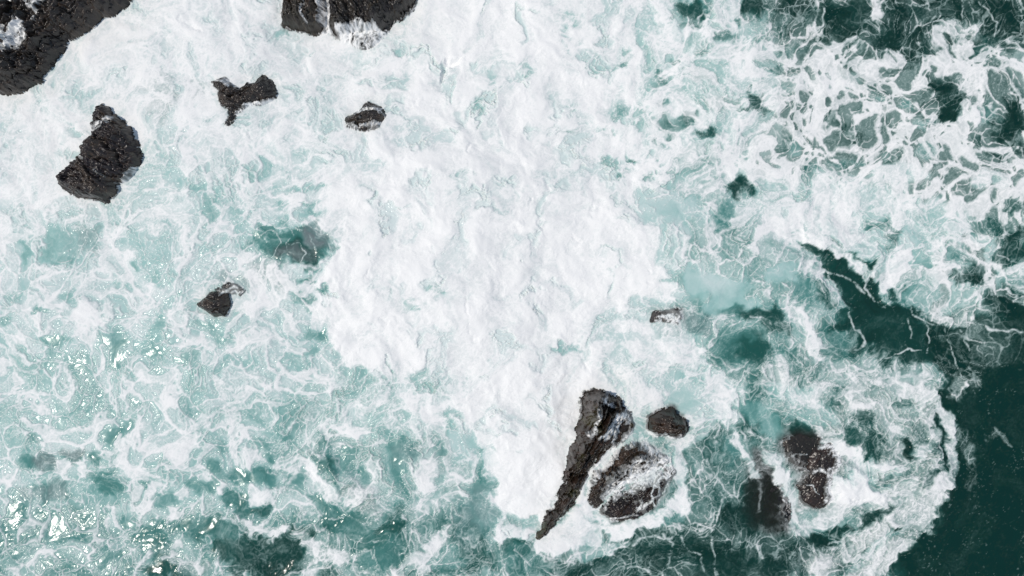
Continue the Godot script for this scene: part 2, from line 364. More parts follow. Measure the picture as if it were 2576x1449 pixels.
func openings_below() -> void:
	for p in [[300, 1089, 46, 17, -20, 0.05, 0.54], [93, 1106, 28, 12, 0, 0.14, 0.5], [60, 1169, 32, 20, 0, 0.14, 0.5], [110, 1170, 36, 24, 0, 0.16, 0.44], [183, 1146, 26, 18, 0, 0.18, 0.38], [233, 1139, 15, 25, 0, 0.16, 0.48], [117, 1243, 72, 24, 0, 0.2, 0.5],
			[50, 1290, 46, 36, 0, 0.2, 0.5], [267, 1216, 36, 30, -30, 0.24, 0.5], [350, 1223, 18, 15, 0, 0.08, 0.5], [417, 1250, 32, 26, 0, 0.05, 0.5], [483, 1223, 22, 22, 0, 0.05, 0.5], [527, 1180, 28, 22, 0, 0.04, 0.5], [520, 1232, 20, 18, 0, 0.08, 0.48], [490, 1089, 20, 16, -40, 0.1, 0.55],
			[617, 1200, 62, 22, 0, 0.06, 0.44], [580, 1255, 36, 20, 0, 0.1, 0.42], [620, 1286, 34, 30, 0, 0.06, 0.36], [480, 1338, 46, 34, 0, 0.05, 0.4], [573, 1340, 40, 40, 0, 0.06, 0.36], [600, 1385, 56, 28, 0, 0.05, 0.14], [627, 1418, 46, 30, 0, 0.06, 0.06],
			[383, 1350, 40, 42, 0, 0.14, 0.48], [400, 1386, 36, 24, 0, 0.14, 0.38], [417, 1436, 70, 22, 0, 0.1, 0.26], [313, 1316, 20, 15, 0, 0.08, 0.55], [267, 1395, 46, 24, 0, 0.2, 0.5], [143, 1359, 26, 24, 0, 0.2, 0.55], [43, 1383, 15, 20, 0, 0.16, 0.52], [560, 1130, 16, 12, 0, 0.3, 0.58], [575, 1075, 24, 10, -10, 0.2, 0.55],
			[651, 1128, 22, 20, 0, 0.15, 0.55], [678, 1158, 12, 16, 0, 0.1, 0.52], [681, 1208, 10, 22, 0, 0.08, 0.52], [650, 1206, 12, 20, 0, 0.1, 0.5], [715, 1098, 16, 12, 0, 0.1, 0.56], [747, 1216, 20, 26, 0, 0.12, 0.5], [817, 1166, 24, 56, -25, 0.16, 0.34], [791, 1268, 30, 30, 0, 0.06, 0.44],
			[851, 1294, 52, 34, 30, 0.07, 0.42], [897, 1330, 72, 28, 10, 0.08, 0.4], [987, 1330, 36, 17, 0, 0.1, 0.28], [977, 1390, 42, 30, 0, 0.03, 0.42], [917, 1410, 30, 18, 0, 0.1, 0.46], [1004, 1166, 44, 40, 0, 0.2, 0.6], [911, 1198, 12, 26, -30, 0.1, 0.52],
			[951, 1096, 42, 18, 0, 0.34, 0.62], [1134, 1038, 28, 14, 0, 0.24, 0.7], [1164, 1110, 40, 42, 0, 0.34, 0.82], [1204, 1240, 26, 52, 15, 0.22, 0.58], [1211, 1300, 56, 60, 0, 0.3, 0.62], [1101, 1222, 13, 32, 0, 0.2, 0.56], [694, 1385, 76, 44, 10, 0.1, 0.05], [671, 1436, 90, 24, 0, 0.14, 0.05],
			[827, 1442, 40, 14, 0, 0.2, 0.2], [661, 1285, 24, 24, 0, 0.1, 0.3], [744, 1338, 42, 16, 10, 0.14, 0.1], [1094, 1300, 30, 28, 0, 0.26, 0.4], [1321, 1312, 32, 18, 0, 0.3, 0.56], [1321, 1405, 96, 40, 10, 0.2, 0.44], [1060, 1330, 40, 26, 0, 0.32, 0.42], [1120, 1400, 40, 34, 0, 0.34, 0.5],
			[1655, 1368, 110, 26, -5, 0.14, 0.08], [1755, 1385, 60, 30, 0, 0.18, 0.06], [1860, 1418, 120, 42, 0, 0.03, 0.02], [1835, 1285, 40, 34, 0, 0.05, 0.12], [1808, 1193, 56, 76, 0, 0.3, 0.3], [1855, 1128, 48, 40, 0, 0.2, 0.48], [1755, 1166, 30, 30, 0, 0.4, 0.36], [1905, 1035, 44, 30, 0, 0.22, 0.62],
			[1725, 1012, 60, 38, 0, 0.2, 0.8], [1538, 1430, 70, 22, 0, 0.26, 0.14], [1650, 1420, 60, 20, 0, 0.2, 0.04], [1740, 1250, 24, 30, 0, 0.3, 0.3], [1690, 1295, 30, 20, -30, 0.24, 0.5], [1900, 1250, 24, 60, 0, 0.15, 0.03]]:
		patch(p[0], p[1], p[2] * 1.08, p[3] * 1.08, p[4], p[5], p[6], 0.12, 0.7, 0.85)
	patch(911, 1256, 60, 34, 35, 0.5, 0.36, 0.75)
	patch(1071, 1180, 28, 66, 5, 0.86, 0.72, 0.8)
	patch(1438, 1352, 84, 36, -10, 0.97, 0.85, 0.8)
	patch(1500, 1390, 70, 22, -10, 0.7, 0.6, 0.4)
	patch(1470, 1290, 30, 50, 25, 0.95, 0.85, 0.9)
	band([[1540, 1350], [1600, 1325], [1650, 1300], [1690, 1260]], 16, 0.92, 0.7, 0.6)
	band([[1715, 1100], [1700, 1150], [1712, 1200], [1706, 1270]], 20, 0.95, 0.7, 0.7)
	patch(1760, 1090, 40, 20, -20, 0.7, 0.6, 0.5)
	patch(1575, 1198, 50, 22, -25, 0.95, 0.85, 1.0)
	patch(1640, 1165, 60, 30, -10, 0.8, 0.7, 0.9)
	band([[600, 1310], [640, 1330], [690, 1350], [720, 1330]], 12, 0.85, 0.5, 0.3)
	band([[420, 1400], [470, 1430], [520, 1425]], 14, 0.7, 0.4, 0.3)
	band([[750, 1340], [770, 1380], [830, 1400], [900, 1395]], 15, 0.8, 0.4, 0.4)
	band([[300, 1110], [340, 1180], [335, 1250], [280, 1310]], 18, 0.85, 0.7, 0.3)
	band([[335, 1250], [390, 1290], [470, 1290], [520, 1270]], 13, 0.76, 0.6, 0.2)
	band([[380, 1100], [440, 1120], [520, 1060], [600, 1030]], 40, 0.8, 0.72, 0.3)
	band([[1010, 1440], [1060, 1400], [1120, 1330]], 16, 0.75, 0.5, 0.5)
	band([[1840, 1050], [1870, 1130], [1895, 1200], [1905, 1240]], 9, 0.75, 0.5, 0.2)


func surge_on_the_right() -> void:
	band([[2060, 930], [2150, 935], [2240, 975], [2330, 1040]], 26, 0.62, 0.45, 0.5)
	for p in [[1942, 1082, 40, 30, 0, 0.2, 0.6], [2022, 1085, 40, 24, -10, 0.08, 0.14], [2085, 1023, 26, 15, 0, 0.2, 0.34], [2279, 1009, 32, 15, 0, 0.2, 0.3], [2179, 1053, 32, 20, 0, 0.26, 0.2], [2199, 1133, 54, 44, 0, 0.28, 0.18], [2282, 1123, 16, 30, 10, 0.05, 0.0], [2139, 1106, 26, 26, 0, 0.14, 0.2],
			[2325, 1219, 36, 17, -20, 0.2, 0.14], [2222, 1293, 38, 16, -25, 0.1, 0.06], [2189, 1313, 34, 18, -15, 0.1, 0.07], [2079, 1363, 32, 20, 0, 0.05, 0.03], [2119, 1336, 30, 14, 0, 0.24, 0.1], [2255, 1325, 20, 16, -40, 0.1, 0.04], [2060, 1420, 60, 30, 0, 0.26, 0.06], [2180, 1375, 26, 12, -30, 0.25, 0.1], [2040, 1040, 60, 30, 0, 0.4, 0.6], [2000, 985, 70, 26, 0, 0.5, 0.68]]:
		patch(p[0], p[1], p[2], p[3], p[4], p[5], p[6], 0.35)
	band([[2060, 1120], [2100, 1125], [2170, 1165], [2250, 1175]], 18, 0.92, 0.6, 0.8)
	patch(1860, 1300, 60, 40, 0, 0.12, 0.03, 0.0)
	patch(1922, 1262, 58, 76, -15, 0.12, 0.03, 0.0)
	patch(2030, 1130, 40, 26, 0, 0.16, 0.05, 0.0)
	patch(2155, 1228, 76, 40, 0, 1.0, 0.85, 1.0)
	patch(2332, 1126, 40, 26, -30, 0.8, 0.5, 0.6)
	band([[1937, 1150], [1972, 1205], [2000, 1240], [1998, 1285], [2012, 1320]], 20, 0.86, 0.6, 0.7)
	patch(2040, 1328, 46, 22, -15, 0.76, 0.5, 0.6)
	band([[2180, 965], [2260, 962], [2330, 990], [2372, 1040], [2394, 1100], [2388, 1180], [2350, 1240]], 16, 0.70, 0.4, 0.75)
	band([[2330, 1040], [2345, 1100], [2340, 1170]], 18, 0.55, 0.3, 0.5)
	band([[2390, 1170], [2345, 1245], [2270, 1290], [2190, 1350], [2090, 1400]], 22, 0.66, 0.3, 0.85)
	band([[2325, 1290], [2305, 1330], [2260, 1385], [2200, 1440], [2150, 1480]], 24, 0.76, 0.3, 0.9)
	band([[2090, 1400], [2060, 1440]], 30, 0.6, 0.2, 0.7)
	band([[2440, 820], [2470, 860], [2440, 960]], 20, 0.26, 0.02, 0.1)
	band([[2480, 1100], [2510, 1085], [2545, 1115]], 8, 0.26, 0.02, 0.4)
	band([[2410, 1090], [2450, 1160], [2430, 1220]], 16, 0.2, 0.02, 0.3)
	band([[2360, 900], [2420, 950], [2400, 1000]], 16, 0.3, 0.02, 0.3)


# ---------------------------------------------------------------- rocks

func build_rocks() -> void:
	var stone := StandardMaterial3D.new()
	stone.vertex_color_use_as_albedo = true
	stone.roughness = 0.33
	stone.metallic_specular = 0.5
	var black := Color(0.022, 0.019, 0.018)
	var brown := Color(0.055, 0.040, 0.030)
	rock("shore_rock", "big dark shore ledge in the top left corner, meeting the surf along a diagonal edge", "black_rock", [[-60, -60], [400, -60], [345, 0], [300, 35], [256, 52], [243, 68], [212, 88], [178, 108], [165, 130], [135, 165], [105, 207], [60, 230], [25, 234], [-5, 237], [-80, 240]], 1.7, black, brown, stone, 0.35, -42)
	rock("boulder", "smooth black boulder ringed by foam pools in the top left corner", "", [[38, 62], [52, 40], [75, 28], [100, 30], [122, 45], [126, 66], [100, 88], [72, 100], [55, 84]], 2.9, Color(0.012, 0.014, 0.014), black, stone, 0.15, 0, 1.2)
	rock("boulder", "small black boulder at the left edge beside the white foam pool", "", [[-20, 78], [8, 74], [20, 88], [16, 106], [-4, 116], [-25, 110]], 2.4, Color(0.012, 0.014, 0.014), black, stone, 0.15, 0, 1.2)
	rock("boulder", "round dark stone below the foam pool near the left edge", "", [[10, 122], [22, 110], [34, 116], [36, 130], [24, 140], [10, 136]], 2.2, black, brown, stone, 0.2, 0, 1.2)
	rock("sea_rock", "brownish stepped rock at the top edge left of the white waterfall", "", [[726, -50], [718, 25], [717, 58], [738, 63], [770, 68], [808, 68], [812, 30], [818, -50]], 1.3, Color(0.03, 0.026, 0.02), brown, stone, 0.35, 90)
	rock("sea_rock", "broad dark rock at the top edge right of the white waterfall", "", [[826, -50], [828, 15], [836, 70], [850, 80], [872, 84], [890, 76], [925, 72], [958, 74], [968, 55], [985, 42], [1012, 30], [1036, 8], [1060, -50]], 1.5, black, Color(0.04, 0.033, 0.024), stone, 0.3, 60)
	rock("sea_rock", "low rock streaked with foam just below the broad rock at the top edge", "", [[878, 86], [892, 78], [925, 74], [955, 80], [946, 100], [932, 108], [912, 112], [895, 107], [884, 98]], 0.35, black, brown, stone, 0.3, 80, 0.55, 0, 0.0, 0.26)
	rock("sea_rock", "large bean shaped dark rock standing alone in the foam on the left", "", [[268, 267], [283, 277], [293, 290], [317, 307], [337, 327], [350, 360], [358, 393], [353, 413], [333, 443], [300, 463], [290, 486], [267, 503], [253, 498], [213, 493], [180, 483], [160, 467], [157, 450], [170, 430], [200, 407], [217, 383], [230, 353], [243, 340], [242, 320], [243, 293], [253, 277]], 1.4, Color(0.024, 0.019, 0.02), brown, stone, 0.2, 30)
	rock("sea_rock", "heart shaped black rock with a pointed tail in the upper left foam", "", [[547, 203], [567, 197], [580, 203], [590, 217], [608, 231], [620, 217], [644, 211], [664, 196], [677, 203], [687, 220], [691, 237], [681, 255], [661, 263], [635, 266], [617, 277], [600, 297], [593, 317], [580, 323], [567, 317], [577, 297], [573, 280], [560, 273], [555, 253], [557, 233], [540, 213]], 0.9, black, brown, stone, 0.35, 0)
	rock("sea_rock", "small oval rock washed by foam between the breaker and the heart shaped rock", "", [[927, 265], [954, 273], [966, 293], [954, 320], [927, 330], [897, 327], [877, 317], [874, 300], [887, 293], [907, 283]], 0.6, Color(0.03, 0.026, 0.024), brown, stone, 0.4, 0)
	rock("sea_rock", "small angular black rock alone in the lacy foam left of the breaker", "", [[533, 738], [550, 735], [580, 740], [582, 766], [575, 793], [547, 793], [523, 780], [503, 766], [517, 753]], 0.8, black, brown, stone, 0.4, 0)
	rock("sea_rock", "long brown ridge of rock at the lower middle with white surf on its left side", "", [[1475, 994], [1495, 989], [1521, 996], [1548, 1006], [1558, 1026], [1581, 1046], [1588, 1069], [1581, 1089], [1555, 1113], [1535, 1126], [1515, 1146], [1495, 1173], [1475, 1203], [1458, 1236], [1448, 1266], [1421, 1286], [1401, 1306], [1381, 1333], [1358, 1354], [1355, 1346], [1365, 1319], [1378, 1286], [1398, 1276], [1403, 1249], [1418, 1219], [1418, 1199], [1428, 1166], [1435, 1133], [1455, 1099], [1455, 1073], [1471, 1043], [1470, 1016]], 1.5, Color(0.024, 0.018, 0.013), Color(0.055, 0.034, 0.026), stone, 0.65, -58, 0.5, 1, -0.7)
	rock("sea_rock", "brown rock between the white stream and the dark laced rock, lower middle", "", [[1545, 1143], [1571, 1126], [1601, 1118], [1628, 1126], [1655, 1138], [1690, 1160], [1655, 1180], [1625, 1198], [1590, 1213], [1548, 1230], [1520, 1250], [1499, 1274], [1482, 1265], [1478, 1239], [1485, 1206], [1495, 1183], [1518, 1179], [1535, 1163]], 0.8, Color(0.03, 0.023, 0.018), Color(0.065, 0.043, 0.03), stone, 0.5, -40, 0.6, 0, -0.25)
	rock("sea_rock", "dark triangular rock laced with white strands, lowest of the lower middle group", "", [[1546, 1228], [1590, 1211], [1625, 1196], [1650, 1179], [1688, 1170], [1697, 1195], [1675, 1219], [1655, 1259], [1635, 1283], [1605, 1303], [1571, 1306], [1535, 1303], [1511, 1285], [1522, 1262]], 0.55, Color(0.016, 0.012, 0.011), Color(0.04, 0.026, 0.021), stone, 0.3, -35)
	rock("sea_rock", "knobbly brown rock right of the long ridge's upper end", "", [[1638, 1053], [1658, 1041], [1688, 1038], [1696, 1053], [1721, 1066], [1725, 1079], [1715, 1093], [1701, 1096], [1675, 1089], [1651, 1089], [1635, 1076]], 0.9, Color(0.026, 0.019, 0.014), Color(0.055, 0.035, 0.025), stone, 0.4, 0)
	rock("sea_rock", "reddish brown rock awash beside the round white burst at the lower right", "", [[2049, 1133], [2085, 1119], [2112, 1146], [2119, 1166], [2099, 1193], [2089, 1226], [2092, 1256], [2059, 1269], [2032, 1259], [2019, 1226], [2032, 1196], [2039, 1173]], 0.3, Color(0.020, 0.015, 0.013), Color(0.044, 0.027, 0.021), stone, 0.08, -50, 0.55, 0, 0.0, 0.06, 0.8)
	rock("sea_rock", "black rock awash at the lower right, left of the white channel", "", [[1905, 1150], [1932, 1179], [1959, 1206], [1982, 1256], [1989, 1299], [1980, 1330], [1930, 1335], [1880, 1320], [1868, 1280], [1880, 1220], [1895, 1180]], 0.05, Color(0.008, 0.009, 0.009), Color(0.018, 0.015, 0.013), stone, 0.15, -60, 0.40, 0, 0.0, 0.22, 0.6)
	rock("sea_rock", "flat brown rock barely awash above the reddish one at the lower right", "", [[1982, 1112], [2010, 1100], [2050, 1098], [2074, 1104], [2045, 1130], [2034, 1165], [2020, 1180], [1998, 1160], [1985, 1135]], 0.12, Color(0.02, 0.018, 0.015), Color(0.035, 0.028, 0.022), stone, 0.12, -40, 0.40, 0, 0.0, 0.15, 0.6)
	rock("sea_rock", "grey rock veiled by spray right of the breaker's middle", "", [[1645, 785], [1671, 780], [1698, 771], [1713, 776], [1716, 800], [1705, 816], [1665, 808], [1638, 806]], 0.4, Color(0.05, 0.045, 0.044), Color(0.08, 0.07, 0.066), stone, 0.25, 0, 0.55, 0, 0.0, 0.08, 0.8)
	rock("sea_rock", "low grey rock under streaming foam above the small angular black rock", "", [[545, 728], [575, 712], [600, 716], [618, 732], [606, 742], [586, 738], [560, 733]], 0.3, Color(0.05, 0.05, 0.05), Color(0.08, 0.075, 0.07), stone, 0.25, 20)


func rock(called: String, label: String, group: String, outline: Array, high: float, dark: Color, light: Color, mat: Material, rough: float, strata_deg: float, round := 0.40, style := 0, lean := 0.0, sink := 0.0, slope := 1.3) -> void:
	var poly := PackedVector2Array()
	for p in outline:
		poly.append(Vector2((p[0] - PLAN_MID.x) / PLAN, (p[1] - PLAN_MID.y) / PLAN))
	var lo := poly[0]
	var hi := poly[0]
	for p in poly:
		lo = lo.min(p)
		hi = hi.max(p)
	var pad := 0.7
	lo -= Vector2(pad, pad)
	hi += Vector2(pad, pad)
	var s := 0.045
	var w := int((hi.x - lo.x) / s) + 2
	var h := int((hi.y - lo.y) / s) + 2
	var y := PackedFloat32Array()
	y.resize(w * h)
	var ca := cos(deg_to_rad(strata_deg))
	var sa := sin(deg_to_rad(strata_deg))
	var count := poly.size()
	var mean := Vector2.ZERO
	for p in poly:
		mean += p / count
	var across0 := mean.x * sa - mean.y * ca
	var size := minf(hi.x - lo.x, hi.y - lo.y) - 2.0 * pad
	var fray := clampf(size / 3.0, 0.4, 1.0)
	var job := func(j: int) -> PackedFloat32Array:
		var row := PackedFloat32Array()
		row.resize(w)
		for i in w:
			var p := Vector2(lo.x + i * s, lo.y + j * s)
			var q := p + Vector2(n_rock.get_noise_2d(p.x * 1.6, p.y * 1.6), n_rock.get_noise_2d(p.x * 1.6 + 40.0, p.y * 1.6)) * 0.18 * fray + Vector2(n_rock2.get_noise_2d(p.x, p.y), n_rock2.get_noise_2d(p.x + 9.0, p.y)) * 0.085 * fray
			var best := 1e9
			var inside := false
			var b := poly[count - 1]
			for n in count:
				var a := poly[n]
				var e := b - a
				var v := q - a
				var t := clampf(v.dot(e) / e.length_squared(), 0.0, 1.0)
				best = minf(best, (v - e * t).length_squared())
				if (a.y > q.y) != (b.y > q.y) and q.x < e.x * (q.y - a.y) / e.y + a.x:
					inside = not inside
				b = a
			var d := sqrt(best) * (1.0 if inside else -1.0) + 0.12
			if d < 0.0:
				row[i] = maxf(d * slope, -0.9) - sink
				continue
			var across := p.x * sa - p.y * ca
			var along := p.x * ca + p.y * sa
			var bend := n_rock.get_noise_2d(p.x * 0.5, p.y * 0.5)
			var u := across * 1.5 + bend * 1.1
			var v := along * 0.55 + bend * 0.8
			var slab := n_slab.get_noise_2d(u, v)
			var gap := n_slab_gap.get_noise_2d(u, v) + 1.0
			var layer := absf(n_rock.get_noise_2d(across * 2.6 + 3.0, along * 0.5))
			var lump := n_rock.get_noise_2d(p.x * 0.6 + 17.0, p.y * 0.6)
			var knob := absf(n_rock2.get_noise_2d(p.x * 0.55, p.y * 0.55 + 5.0))
			var grain := n_rock2.get_noise_2d(p.x * 1.7 + 31.0, p.y * 1.7)
			var rise := 1.0 - exp(-d / (round * minf(size, 2.4) * 0.3))
			var tilt := clampf(1.0 - lean * (across - across0), 0.12, 1.5)
			var small := minf(1.0, high * 1.4 + 0.12)
			row[i] = high * 1.2 * rise * tilt * (0.70 + 0.40 * lump + rough * (0.45 * slab + 0.8 * (layer - 0.2))) - 0.16 * small * rise * (1.0 - smoothstep(0.0, 0.14, gap)) + rise * small * (knob * 0.22 * (0.4 + rough) + grain * 0.085) + 0.02 - sink
		return row
	var got := []
	got.resize(h)
	var task := WorkerThreadPool.add_group_task(func(j: int) -> void: got[j] = job.call(j), h, -1, true)
	WorkerThreadPool.wait_for_group_task_completion(task)
	for j in h:
		for i in w:
			y[j * w + i] = got[j][i]
	var middle := Vector3((lo.x + hi.x) / 2.0, 0.0, (lo.y + hi.y) / 2.0)
	var v := PackedVector3Array()
	var nm := PackedVector3Array()
	var col := PackedColorArray()
	var idx := PackedInt32Array()
	for j in h:
		for i in w:
			var k := j * w + i
			var px := lo.x + i * s
			var pz := lo.y + j * s
			v.append(Vector3(px, y[k], pz) - middle)
			var gx := (y[j * w + mini(i + 1, w - 1)] - y[j * w + maxi(i - 1, 0)]) / (2.0 * s)
			var gz := (y[mini(j + 1, h - 1) * w + i] - y[maxi(j - 1, 0) * w + i]) / (2.0 * s)
			nm.append(Vector3(-gx, 1.0, -gz).normalized())
			var t := clampf(0.42 + 0.9 * n_rock.get_noise_2d(px * 1.3 - 20.0, pz * 1.3) + 0.5 * n_rock2.get_noise_2d(px * 0.8, pz * 0.8 + 60.0), 0.0, 1.0)
			var ac := px * sa - pz * ca
			var al := px * ca + pz * sa
			var bend := n_rock.get_noise_2d(px * 0.5, pz * 0.5)
			t = clampf(t + 0.35 * n_slab.get_noise_2d(ac * 1.5 + bend * 1.1, al * 0.55 + bend * 0.8), 0.0, 1.0)
			var c := dark.lerp(light, t * t)
			if style == 1:
				var moss := smoothstep(0.1, 0.4, n_rock.get_noise_2d(px * 0.7 + 90.0, pz * 0.7))
				c = c.lerp(Color(0.05, 0.048, 0.02), moss * 0.7)
			c = c * (1.0 + 0.7 * n_rock2.get_noise_2d(px * 2.0 + 12.0, pz * 2.0))
			col.append(Color(c.r, c.g, c.b, 1.0))
	for j in h - 1:
		for i in w - 1:
			var k := j * w + i
			if maxf(maxf(y[k], y[k + 1]), maxf(y[k + w], y[k + w + 1])) < -0.75 - sink:
				continue
			idx.append_array(PackedInt32Array([k, k + 1, k + w, k + 1, k + w + 1, k + w]))
	rocks.append({"x0": lo.x, "z0": lo.y, "x1": hi.x - 2.0 * s, "z1": hi.y - 2.0 * s, "w": w, "s": s, "y": y})
	var o := mesh_node(called, v, nm, col, idx, mat)
	o.position = middle
	o.set_meta("label", label)
	o.set_meta("category", "rock" if called != "boulder" else "boulder")


func mesh_node(called: String, v: PackedVector3Array, nm: PackedVector3Array, col: PackedColorArray, idx: PackedInt32Array, mat: Material) -> MeshInstance3D:
	var arrays := []
	arrays.resize(Mesh.ARRAY_MAX)
	arrays[Mesh.ARRAY_VERTEX] = v
	arrays[Mesh.ARRAY_NORMAL] = nm
	arrays[Mesh.ARRAY_COLOR] = col
	arrays[Mesh.ARRAY_INDEX] = idx
	var m := ArrayMesh.new()
	m.add_surface_from_arrays(Mesh.PRIMITIVE_TRIANGLES, arrays)
	m.surface_set_material(0, mat)
	var o := MeshInstance3D.new()
	o.name = numbered(called)
	o.mesh = m
	add_child(o, true)
	return o


var names := {}


func numbered(called: String) -> String:
	var n: int = names.get(called, 0)
	names[called] = n + 1
	return called if n == 0 else "%s_%03d" % [called, n]


# ---------------------------------------------------------------- fine strands

func strand(pts: Array, width: float, strength := 1.0, layer := 0) -> void:
	var half := width / PLAN
	for n in pts.size() - 1:
		var a := (Vector2(pts[n][0], pts[n][1]) - PLAN_MID) / PLAN
		var b := (Vector2(pts[n + 1][0], pts[n + 1][1]) - PLAN_MID) / PLAN
		var lo := a.min(b) - Vector2.ONE * (half * 2.0 + 0.3)
		var hi := a.max(b) + Vector2.ONE * (half * 2.0 + 0.3)
		var i0 := clampi(int((lo.x - xs[core_i]) / STEP), 0, core_w - 1)
		var i1 := clampi(int((hi.x - xs[core_i]) / STEP) + 1, 0, core_w - 1)
		var j0 := clampi(int((lo.y - zs[core_j]) / STEP), 0, core_h - 1)
		var j1 := clampi(int((hi.y - zs[core_j]) / STEP) + 1, 0, core_h - 1)
		for j in range(j0 + core_j, j1 + core_j):
			for i in range(i0 + core_i, i1 + core_i):
				var p := Vector2(xs[i], zs[j])
				p += Vector2(n_warp2.get_noise_2d(p.x, p.y), n_warp2.get_noise_2d(p.x + 50.0, p.y)) * (0.16 + half * 0.8)
				var r := p.distance_to(Geometry2D.get_closest_point_to_segment(p, a, b)) / half
				if r < 1.6:
					var k := j * xs.size() + i
					var w := strength * (1.0 - r / 1.6)
					if layer == 1:
						on_rock[k] = maxf(on_rock[k], w)
					elif layer == 2:
						creases[k] = maxf(creases[k], w)
					else:
						lines[k] = maxf(lines[k], w)


